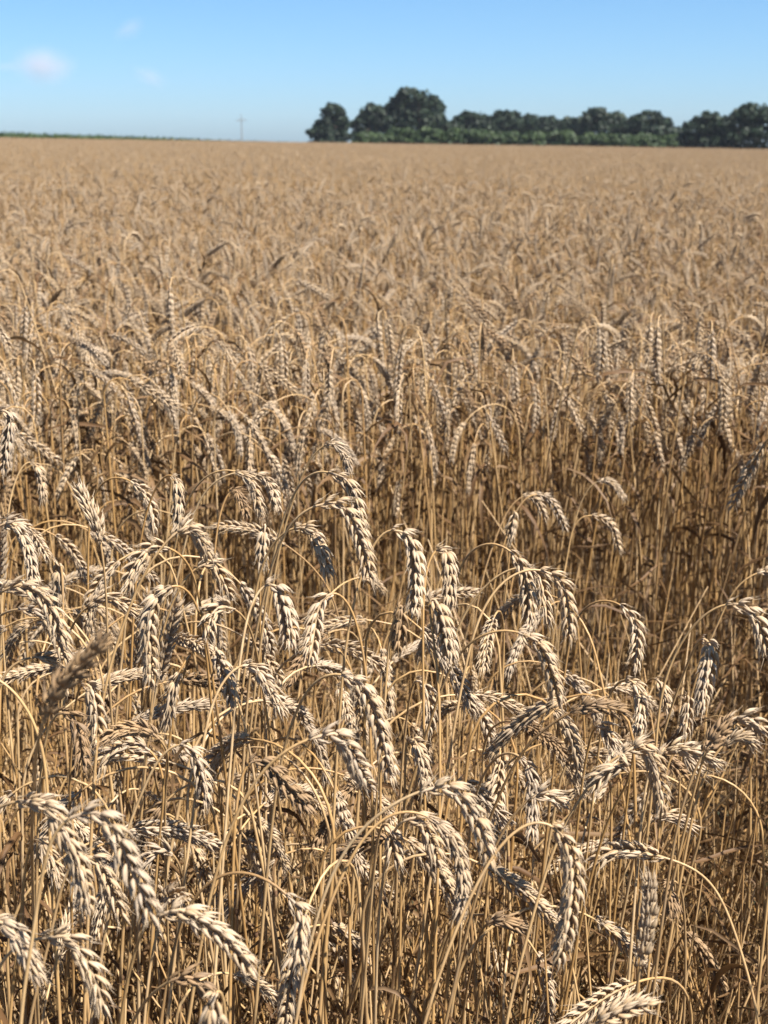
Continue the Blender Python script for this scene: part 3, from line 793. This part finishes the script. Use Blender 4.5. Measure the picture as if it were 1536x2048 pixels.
MATS = [M_EAR, M_STEM, M_LEAF, M_EAR_DARK]
near_objs, patch_objs = [], []
for i in range(36):
    g = field_stalk(rngF, (6, 6) if i < 18 else (4, 4), 5, int(rngF.integers(1, 5)))
    near_objs.append(bpy.data.objects.new("field_stalk", g.mesh("field_stalk", MATS)))
low = [field_stalk(rngF, (3, 3), 3, 0, 9, 6, False, .0062, fat=1.35) for _ in range(14)]
for i in range(6):
    g = Geo()
    for _ in range(215):
        k = low[rngF.integers(len(low))]
        az = rngF.normal(0, .8) if rngF.random() < .7 else rngF.normal(math.pi, .8)
        g.take(k, (rngF.uniform(-.78, .78), rngF.uniform(-.78, .78), 0), az, rngF.normal(1.0, .085), rngF.random())
    patch_objs.append(bpy.data.objects.new("field_patch", g.mesh("field_patch", MATS)))

P, RZ, SCL, TILT, VAR, KIND = [], [], [], [], [], []


def put(x, y, rz, s, tilt, var, kind, dz=0.0):
    P.append((x, y, float(ground_z(x, y)) + dz)); RZ.append(rz); SCL.append(s); TILT.append(tilt); VAR.append(var); KIND.append(kind)


NEAR_END = 13.0
cell = .048
y = -1.2
while y < NEAR_END:
    half = max(1.5, .36 * max(y, 0) + .8)
    c = cell if y < 5 else cell * 1.25
    for x in np.arange(-half, half, c):
        xx, yy = x + rngF.uniform(-.5, .5) * c, y + rngF.uniform(-.5, .5) * c
        fx = xx / max(yy, .05)
        if yy < .62 and abs(xx) < .55: continue                           # where the photographer stands, at the field's edge
        side = yy < 1.5 and abs(fx) >= .30 or yy < .62
        if yy < 1.5 and abs(xx) < .285 * (max(yy, .3) * .97 + .2) + .13: continue    # nothing leans in right before the lens
        if yy <= .62 and yy > -1.3 and abs(xx) < .75: continue
        start = stand_start(xx)
        if .60 <= yy < start and abs(fx) < .335:
            if yy < start - .18 or rngF.random() < .6: continue           # the front stand and the thin gap behind it
        elif yy < 2.4 and rngF.random() < .35: continue
        az = rngF.normal(-.25, .9) if rngF.random() < .68 else rngF.normal(math.pi, 1.0)
        s = rngF.normal(1.0, .07 if yy > 3.4 else .045)
        s += .05 * math.sin(xx * 1.7 + .6) * math.sin(yy * 1.1)
        if yy < 3.0: s += .07
        if rngF.random() < (.0 if yy < 3.2 else .10): s *= rngF.uniform(.74, .9)
        if side: az = rngF.normal(0 if xx > 0 else math.pi, .45)
        put(xx, yy, az, s, rngF.normal(0, .07), int(rngF.integers(18) if yy < 5 else rngF.integers(36)), 0)
    y += c
y = NEAR_END + .3
while y < 136:
    half = .33 * y + 3
    for x in np.arange(-half, half, 1.3):
        xx, yy = x + rngF.uniform(-.2, .2), y + rngF.uniform(-.2, .2)
        put(xx, yy, rngF.normal(0, .35), rngF.normal(1.0, .04), 0, int(rngF.integers(6)), 1, .02 * math.sin(xx * .3) * math.sin(yy * .4))
    y += 1.3

me = bpy.data.meshes.new("wheat_field")
me.vertices.add(len(P)); me.vertices.foreach_set("co", np.array(P, dtype=np.float32).ravel())
rot = np.zeros((len(P), 3), dtype=np.float32); rot[:, 2] = RZ; rot[:, 0] = TILT; rot[:, 1] = np.roll(TILT, 7)
a = me.attributes.new("rot", 'FLOAT_VECTOR', 'POINT'); a.data.foreach_set("vector", rot.ravel())
a = me.attributes.new("scl", 'FLOAT', 'POINT'); a.data.foreach_set("value", np.array(SCL, dtype=np.float32))
a = me.attributes.new("var", 'INT', 'POINT'); a.data.foreach_set("value", np.array(VAR, dtype=np.int32))
a = me.attributes.new("far", 'BOOLEAN', 'POINT'); a.data.foreach_set("value", np.array(KIND, dtype=bool))
field = bpy.data.objects.new("wheat_field", me)
COL.objects.link(field)
tag(field, "ripe wheat field of drooping pale ears reaching back to the trees", "wheat field", None, "stuff")

ng = bpy.data.node_groups.new("wheat_field", 'GeometryNodeTree')
ng.interface.new_socket("Geometry", in_out='INPUT', socket_type='NodeSocketGeometry')
ng.interface.new_socket("Geometry", in_out='OUTPUT', socket_type='NodeSocketGeometry')
gi, go = ng.nodes.new("NodeGroupInput"), ng.nodes.new("NodeGroupOutput")


def named(name, dtype):
    n = ng.nodes.new("GeometryNodeInputNamedAttribute"); n.data_type = dtype
    n.inputs["Name"].default_value = name
    return n.outputs[0]


def instancer(objs, selection):
    join = ng.nodes.new("GeometryNodeJoinGeometry")
    for ob in objs:
        oi = ng.nodes.new("GeometryNodeObjectInfo"); oi.inputs["Object"].default_value = ob
        gt = ng.nodes.new("GeometryNodeGeometryToInstance")
        ng.links.new(oi.outputs["Geometry"], gt.inputs[0]); ng.links.new(gt.outputs[0], join.inputs[0])
    iop = ng.nodes.new("GeometryNodeInstanceOnPoints")
    ng.links.new(gi.outputs[0], iop.inputs["Points"])
    ng.links.new(selection, iop.inputs["Selection"])
    ng.links.new(join.outputs[0], iop.inputs["Instance"])
    iop.inputs["Pick Instance"].default_value = True
    ng.links.new(named("var", 'INT'), iop.inputs["Instance Index"])
    ng.links.new(named("rot", 'FLOAT_VECTOR'), iop.inputs["Rotation"])
    ng.links.new(named("scl", 'FLOAT'), iop.inputs["Scale"])
    return iop.outputs[0]


isfar = named("far", 'BOOLEAN')
notn = ng.nodes.new("FunctionNodeBooleanMath"); notn.operation = 'NOT'
ng.links.new(isfar, notn.inputs[0])
jj = ng.nodes.new("GeometryNodeJoinGeometry")
ng.links.new(instancer(near_objs, notn.outputs[0]), jj.inputs[0])
ng.links.new(instancer(patch_objs, isfar), jj.inputs[0])
ng.links.new(jj.outputs[0], go.inputs[0])
md = field.modifiers.new("field", 'NODES'); md.node_group = ng

# ------------------------------------------------------------------ straw litter, thin side shoots and weeds on the ground of the front stand (uncountable)
g = Geo()
rngL = np.random.default_rng(5)
for i in range(2600):                                    # broken straws lying and leaning
    yy = rngL.uniform(.55, 3.2); xx = rngL.uniform(-.42, .42) * yy
    l = rngL.uniform(.05, .32)
    az, el = rngL.uniform(0, 6.28), abs(rngL.normal(0, .22))
    z = float(ground_z(xx, yy)) + .003 + (rngL.random() ** 3) * .12
    d = np.array([math.cos(az) * math.cos(el), math.sin(az) * math.cos(el), math.sin(el)])
    p = np.array([xx, yy, z])
    mid = p + d * l * .5 + rngL.normal(0, .006, 3)
    tube(g, np.array([p, mid, p + d * l]), rngL.uniform(.0007, .0019), 4, rngL.random(), 0)
for i in range(3200):                                    # withered blades on the ground and hung up between the stems
    yy = rngL.uniform(.6, 2.6); xx = rngL.uniform(-.42, .42) * yy
    p = np.array([xx, yy, float(ground_z(xx, yy)) + (rngL.random() ** 1.4) * .5 + .01])
    az = rngL.uniform(0, 6.28); d = np.array([math.cos(az), math.sin(az), rngL.normal(.1, .5)])
    d = unit(d); Q = [p]
    for k in range(6):
        d = unit(d + rngL.normal(0, .25, 3) + np.array([0, 0, -.12])); Q.append(Q[-1] + d * rngL.uniform(.015, .04))
    Q = np.array(Q)
    ribbon(g, Q, rngL.uniform(.0008, .0024) * np.sin(np.linspace(.4, math.pi, 7)) + .0003, rngL.random(), 1, twist=rngL.normal(0, 2.5), fold=.4)
for i in range(1900):                                     # earless side shoots and snapped stems, near upright
    yy = rngL.uniform(.72, 2.1); xx = rngL.uniform(-.36, .36) * yy
    if xx / yy > .12 and yy < 1.25 and rngL.random() < .5: continue
    h = rngL.uniform(.18, .62)
    lean = rngL.normal(0, .16 if rngL.random() < .6 else .4, 2)
    p = np.array([xx, yy, float(ground_z(xx, yy))])
    q = p + np.array([lean[0] * h, lean[1] * h, h])
    tube(g, np.array([p, (p + q) / 2 + rngL.normal(0, .008, 3), q]), np.array([.0017, .0014, .0009]), 5, rngL.random(), 0)
for i in range(2600):                                    # thin snapped straws leaning across one another
    yy = rngL.uniform(.8, 1.9); xx = rngL.uniform(-.34, .36) * yy
    l = rngL.uniform(.12, .42); el = rngL.uniform(.25, 1.25); az = rngL.uniform(0, 6.28)
    p = np.array([xx, yy, float(ground_z(xx, yy)) + rngL.random() ** 2 * .18])
    d = np.array([math.cos(az) * math.cos(el), math.sin(az) * math.cos(el), math.sin(el)])
    q = p + d * l
    if project(q)[1] < 1250 or project(q)[2] < .8: continue
    tube(g, np.array([p, (p + q) / 2 + rngL.normal(0, .012, 3), q]), np.array([1, .85, .5]) * rngL.uniform(.0006, .0014), 4, rngL.random(), int(rngL.random() < .35))
o = g.build("straw_litter", [M_STEM, M_LEAF])
tag(o, "tangle of broken straws, withered blades and bare shoots under the front wheat", "straw litter", None, "stuff")

g = Geo()
for i in range(700):
    yy = rngL.uniform(.8, 2.0); xx = rngL.normal(.18, .22) * yy
    if abs(xx) > .4 * yy: continue
    p = np.array([xx, yy, float(ground_z(xx, yy))]); d = unit(np.array([rngL.normal(0, .3), rngL.normal(0, .3), 1.0])); Q = [p]
    for k in range(6):
        d = unit(d + rngL.normal(0, .1, 3) + np.array([0, 0, -.05])); Q.append(Q[-1] + d * rngL.uniform(.02, .055))
    ribbon(g, np.array(Q), rngL.uniform(.0009, .0019) * np.linspace(1, .15, 7), rngL.random(), 0, twist=rngL.normal(0, 1), fold=.3)
o = g.build("weeds", M_WEED)
tag(o, "sparse grey green grass blades low between the wheat stems", "weeds", None, "stuff")
# ------------------------------------------------------------------ ground: one sheet from the camera to the horizon
rings = np.concatenate([np.linspace(0, 4, 40), np.geomspace(4.2, 3500, 90)])
na = 220
ang = np.linspace(0, 2 * math.pi, na, endpoint=False)
gx, gy = rings[:, None] * np.sin(ang)[None], rings[:, None] * np.cos(ang)[None]
gz = ground_z(gx, gy)
rg = np.random.default_rng(3)
gz = gz + rg.normal(0, 1, gz.shape) * np.where(rings < 5, .006, 0)[:, None] - .004
G = Geo()
G.add(np.stack([gx, gy, gz], axis=-1).reshape(-1, 3), grid_faces(len(rings), na)[:, ::-1], .5)
ground = G.build("ground", M_SOIL)
tag(ground, "dark dry soil of the wheat field", None, None, "structure")


# ------------------------------------------------------------------ trees and shrubs beyond the crest
def crown_geo(lobes, rng, n, size, depth_scale=1.0):
    """Many small leaf tufts spread over the outer shell of overlapping lobes [(centre, radii)]."""
    g = Geo()
    vol = np.array([r[0] * r[1] + r[0] * r[2] + r[1] * r[2] for c, r in lobes]); vol = vol / vol.sum()
    which = rng.choice(len(lobes), n, p=vol)
    C = np.array([lobes[k][0] for k in which]); R = np.array([lobes[k][1] for k in which])
    d = unit(rng.normal(0, 1, (n, 3)))
    lump = 1.0 + .13 * np.sin(d[:, 0] * 7 + which) * np.sin(d[:, 2] * 6 + which * 2) + .08 * np.sin(d[:, 1] * 13 + which)
    q = (.55 + .47 * rng.random(n) ** .45) * lump
    c = C + d * R * q[:, None]
    nrm = unit(d + rng.normal(0, .55, (n, 3)))
    a = unit(np.cross(nrm, rng.normal(0, 1, (n, 3)))); b = np.cross(nrm, a)
    s = size * rng.uniform(.6, 1.35, n)[:, None]
    v = np.stack([c - a * s - b * s * .5, c + a * s * .3 - b * s * .8, c + a * s + b * s * .45, c - a * s * .25 + b * s * .8], axis=1)
    v = v + nrm[:, None] * rng.normal(0, .12, (n, 4))[:, :, None] * s[:, None]
    g.add(v.reshape(-1, 3), np.arange(n * 4).reshape(n, 4), .5, np.repeat(rng.random(n), 4))
    return g


def tree(name, cat, label, D, px_lobes, trunk_px, mat, group, seed, n=3600, size=.34, limbs=5):
    """px_lobes: (x, y, half width, half height) in photo pixels at depth D."""
    rng = np.random.default_rng(seed)
    k = D / F_PX
    tx = trunk_px
    w = pix(tx, 300, D)
    base = np.array([w[0], w[1], float(ground_z(w[0], w[1]))])
    root = empty(name, base)
    tag(root, label, cat, group)
    lobes = []
    for (x, y, rx, ry) in px_lobes:
        c = pix(x, y, D); c = c + np.array([0, rng.uniform(-.3, .3) * rx * k, 0])
        lobes.append((c, .90 * np.array([rx * k, .5 * (rx + ry) * k, ry * k])))
        for _ in range(8):                                        # smaller boughs break the outline
            d = unit(rng.normal(0, 1, 3)); d[2] = abs(d[2]) * .8
            lobes.append((c + d * lobes[-1][1] * .0 + d * np.array([rx, rx, ry]) * k * rng.uniform(.75, 1.0), np.array([rx, rx, ry * 1.1]) * k * rng.uniform(.14, .34)))
    crown_geo(lobes, rng, n, size).build("crown", mat, root)
    g = Geo()
    top = max(c[2] + r[2] * .3 for c, r in lobes)
    h = top - base[2]
    ctr = np.mean([c for c, r in lobes], axis=0)
    P = smooth_path(np.array([base - [0, 0, .1], base + [.05 * h, 0, h * .35], [ctr[0], ctr[1], base[2] + h * .7], [ctr[0], ctr[1], top]]), 12)
    tube(g, P, np.linspace(.045, .008, 12) * h * .8, 8, .5)
    for (c, r) in lobes[:limbs * 9:4]:
        q = P[rng.integers(3, 8)]
        tube(g, smooth_path(np.array([q, (q + c) / 2 + [0, 0, .05 * h], c]), 7), np.linspace(.014, .004, 7) * h, 5, .5)
    g.build("trunk", M_BARK, root)
    return root


DT = 230.0
TG = "dark trees beyond the wheat field"
tree("pine_tree", "tree", "isolated dark pine with a rounded head, leftmost of the trees on the horizon", DT,
     [(664, 228, 25, 22), (655, 256, 34, 20), (682, 250, 20, 24), (640, 268, 27, 14), (672, 274, 30, 14), (660, 292, 44, 14)], 668, M_PINE, TG, 1, 4200)
tree("pine_tree", "tree", "dark lower pine leaning against the left side of the tallest tree", DT + 8,
     [(748, 230, 32, 22), (730, 250, 28, 24), (765, 252, 36, 28), (726, 270, 22, 16), (785, 226, 24, 20), (745, 288, 40, 14)], 752, M_PINE, TG, 2, 4200)
tree("pine_tree", "tree", "tallest dark tree on the horizon with a broad domed crown", DT,
     [(828, 204, 44, 28), (800, 222, 36, 28), (858, 222, 36, 28), (826, 244, 56, 30), (868, 250, 26, 26), (790, 256, 30, 26)], 832, M_PINE, TG, 3, 6000)
tree("broad_tree", "tree", "rounded tree in the dip just right of the tallest tree", DT + 12,
     [(944, 240, 36, 18), (922, 254, 26, 18), (962, 256, 30, 18), (940, 268, 44, 18), (900, 262, 30, 20), (980, 258, 30, 20)], 942, M_PINE, TG, 4, 3600)
tree("broad_tree", "tree", "dark tree with a flat-domed top, second right of the tallest tree", DT + 10,
     [(1012, 238, 30, 18), (998, 256, 30, 20), (1034, 254, 26, 20), (985, 262, 26, 20), (1045, 258, 26, 20)], 1014, M_PINE, TG, 5, 3200)
tree("broad_tree", "tree", "small dark tree between two domed ones, middle of the tree row", DT + 14,
     [(1058, 244, 22, 17), (1066, 260, 26, 20), (1082, 256, 22, 18)], 1060, M_PINE, TG, 6, 2200)
tree("broad_tree", "tree", "low rounded tree at the lowest stretch of the tree row", DT + 12,
     [(1096, 248, 24, 16), (1090, 264, 28, 18), (1114, 258, 22, 17)], 1096, M_PINE, TG, 7, 2200)
tree("broad_tree", "tree", "lowest small tree just left of the double-topped tree", DT + 12,
     [(1136, 250, 22, 16), (1134, 266, 26, 18), (1156, 254, 24, 18)], 1136, M_PINE, TG, 8, 2200)
tree("broad_tree", "tree", "wide tree with an uneven double top, right part of the tree row", DT + 6,
     [(1190, 234, 28, 19), (1176, 250, 30, 20), (1228, 242, 28, 18), (1216, 260, 40, 22), (1252, 254, 24, 18), (1264, 264, 26, 16), (1160, 262, 26, 18)], 1204, M_PINE, TG, 9, 4200)
tree("broad_tree", "tree", "greener domed tree last before the gap at right", DT,
     [(1298, 240, 34, 20), (1282, 254, 26, 20), (1322, 254, 28, 20), (1340, 268, 22, 14), (1298, 268, 40, 18), (1352, 270, 30, 18), (1262, 260, 26, 20)], 1302, M_PINE, TG, 10, 3600)
tree("broad_tree", "tree", "very dark bushy tree left of the biggest right-hand crown", DT - 30,
     [(1414, 244, 32, 22), (1388, 262, 30, 22), (1432, 262, 32, 26), (1452, 288, 30, 22), (1376, 282, 24, 16), (1412, 284, 40, 18), (1400, 306, 60, 14)], 1414, M_PINE, TG, 11, 4600, .30)
tree("broad_tree", "tree", "biggest dark rounded crown cut off by the right edge", DT - 36,
     [(1500, 236, 46, 32), (1470, 258, 36, 32), (1540, 250, 44, 34), (1500, 276, 56, 28), (1576, 268, 46, 34), (1500, 306, 80, 16)], 1510, M_PINE, TG, 12, 6400, .30)
SG = "green shrubs in a row before the dark trees"
for i, (x, y, rx, ry, lab) in enumerate([
        (742, 276, 34, 12, "low shrub at the left end of the green row, under the tallest tree's left side"),
        (800, 272, 36, 17, "green shrub under the left half of the tallest tree"),
        (858, 272, 34, 17, "green shrub under the right half of the tallest tree"),
        (912, 274, 32, 17, "green shrub below the dip right of the tallest tree"),
        (960, 276, 34, 17, "shrub below the rounded tree in the dip"),
        (1012, 278, 34, 16, "shrub below the flat-domed tree"),
        (1066, 278, 36, 17, "shrub below the small dark tree of the row's middle"),
        (1122, 278, 36, 18, "shrub below the lowest trees of the row"),
        (1180, 282, 36, 16, "shrub under the double-topped tree's left side"),
        (1236, 284, 38, 16, "paler shrub under the double-topped tree's right side"),
        (1294, 284, 40, 18, "bright green shrub under the greener domed tree"),
        (1346, 286, 32, 17, "last bright shrub beside the gap before the dark right-hand trees")]):
    tree("shrub", "shrub", lab, DT - 22, [(x, y, rx, ry), (x - rx * .5, y + 6, rx * .6, ry * .8), (x + rx * .5, y + 6, rx * .6, ry * .8), (x, y + 12, rx, ry)], x, M_BROAD, SG, 40 + i, 2600, .26, 2)

# ------------------------------------------------------------------ green crop beyond the crest on the left
g = Geo()
rc = np.random.default_rng(9)
N = 26000
D = rc.uniform(150, 172, N)
fx = rc.uniform(-420, 640, N)
X = (fx - 768) / F_PX * D
Z0 = ground_z(X, D)
topz = np.array([pix(x, np.interp(x, [-420, 0, 330, 640], [258, 264, 273, 285]), d)[2] for x, d in zip(fx[:1], D[:1])])
ty = np.interp(fx, [-420, 0, 330, 640], [260, 267, 278.5, 293])
ztop = 1.25 + D * (math.sin(-PITCH) + math.cos(PITCH) * (1024 - ty) / F_PX)
h = np.clip(ztop - Z0, .3, 4.5)
zc = Z0 + h * rc.uniform(.25, 1.0, N)
L = rc.uniform(.25, .55, N)[:, None]
d = unit(rc.normal(0, 1, (N, 3)) + [0, 0, .5]); b = unit(np.cross(d, rc.normal(0, 1, (N, 3)))) * .06
c = np.stack([X, D, zc], axis=1)
v = np.stack([c - b, c + b, c + d * L + b * .3, c + d * L - b * .3], axis=1)
g.add(v.reshape(-1, 3), np.arange(N * 4).reshape(N, 4), .5, np.repeat(rc.random(N), 4))
o = g.build("green_crop", M_MAIZE)
tag(o, "thin strip of green crop along the skyline at the left", "green crop", None, "stuff")

# ------------------------------------------------------------------ utility pole
DP = 260.0
w = pix(484, 285, DP)
zb = float(ground_z(w[0], w[1]))
zt = pix(484, 229, DP)[2]
root = empty("utility_pole", (w[0], w[1], zb))
tag(root, "faint grey utility pole with a crossarm standing alone on the skyline", "utility pole")
g = Geo(); tube(g, np.array([[w[0], w[1], zb - .2], [w[0], w[1], (zb + zt) / 2], [w[0], w[1], zt]]), np.array([.10, .085, .06]), 10)
g.build("pole", M_POLE, root)
za = pix(484, 241, DP)[2]
g = Geo(); tube(g, np.array([[w[0] - .9, w[1] - .2, za], [w[0], w[1] - .2, za], [w[0] + .9, w[1] - .2, za]]), .05, 4)
arm = g.build("crossarm", M_POLE, root)
for dx in (-.8, -.3, .3, .8):
    g = Geo(); tube(g, np.array([[w[0] + dx, w[1] - .2, za + .05], [w[0] + dx, w[1] - .2, za + .16], [w[0] + dx, w[1] - .2, za + .26]]), np.array([.04, .06, .03]), 6)
    g.build("insulator", M_POLE, arm)

# ------------------------------------------------------------------ clouds: thin real volumes far beyond the field
def cloud(label, x, y, rx, ry, dens, seed, tilt=0.0, D=3200.0):
    k = NT("thin_cloud")
    tc = k.n("ShaderNodeTexCoord")
    r = k.n("ShaderNodeVectorMath", operation='LENGTH'); k.l(tc.outputs["Object"], r.inputs[0])
    nz = k.n("ShaderNodeTexNoise"); nz.inputs["Scale"].default_value = 1.6; nz.inputs["Detail"].default_value = 5
    off = k.n("ShaderNodeVectorMath", operation='ADD'); off.inputs[1].default_value = (seed, seed * 2.3, 0)
    k.l(tc.outputs["Object"], off.inputs[0]); k.l(off.outputs[0], nz.inputs["Vector"])
    fall = k.math('SUBTRACT', 1.0, r.outputs["Value"])
    d = k.math('ADD', fall, k.math('MULTIPLY', k.math('SUBTRACT', nz.outputs["Fac"], .5), 1.3))
    d = k.math('MULTIPLY', k.math('MULTIPLY', d, fall, clamp=False), dens)
    d = k.math('MAXIMUM', d, 0.0)
    pv = k.n("ShaderNodeVolumePrincipled")
    pv.inputs["Color"].default_value = (.58, .57, .63, 1); pv.inputs["Anisotropy"].default_value = -.15
    k.l(d, pv.inputs["Density"]); k.l(pv.outputs[0], k.out.inputs["Volume"])
    g = Geo()
    la = np.linspace(-math.pi / 2 + .02, math.pi / 2 - .02, 14); lo = np.linspace(0, 2 * math.pi, 24, endpoint=False)
    v = np.stack([np.cos(la)[:, None] * np.cos(lo), np.cos(la)[:, None] * np.sin(lo), np.broadcast_to(np.sin(la)[:, None], (14, 24))], axis=-1).reshape(-1, 3)
    g.add(v, grid_faces(14, 24), .5)
    caps = g.mesh("cloud", [k.mat])
    o = bpy.data.objects.new("cloud", caps); COL.objects.link(o)
    s = D / F_PX
    o.location = tuple(pix(x, y, D)); o.scale = (rx * s, rx * s * .8, ry * s); o.rotation_euler = (0, tilt, 0)
    tag(o, label, "cloud", "small thin clouds in the upper left sky")


cloud("largest of the small mauve clouds, an oval puff high over the left skyline", 86, 132, 84, 48, .017, 2.7)
cloud("faint streak of cloud trailing left of the oval puff", 10, 134, 46, 14, .006, 4.0)
cloud("faint tilted wisp nearest the top of the sky", 258, 58, 48, 24, .008, 7.0, -.5)
cloud("faint wisp between the oval puff and the utility pole", 300, 154, 50, 26, .008, 9.0, .4)

# ------------------------------------------------------------------ a little summer haze over the fields
k = NT("summer_haze")
pv = k.n("ShaderNodeVolumePrincipled")
pv.inputs["Color"].default_value = (.72, .84, 1.0, 1); pv.inputs["Density"].default_value = HAZE
pv.inputs["Anisotropy"].default_value = 0.0
k.l(pv.outputs[0], k.out.inputs["Volume"])
lo, hi = np.array([-1500, -60, -34.0]), np.array([1500, 700, 14.0])
v = np.array([[x, y, z] for z in (lo[2], hi[2]) for (x, y) in ((lo[0], lo[1]), (hi[0], lo[1]), (hi[0], hi[1]), (lo[0], hi[1]))])
g = Geo(); g.add(v, [[3, 2, 1, 0], [4, 5, 6, 7], [0, 1, 5, 4], [1, 2, 6, 5], [2, 3, 7, 6], [3, 0, 4, 7]], .5)
o = g.build("haze", k.mat)
tag(o, "thin bluish summer haze in the air over the field", "haze", None, "stuff")
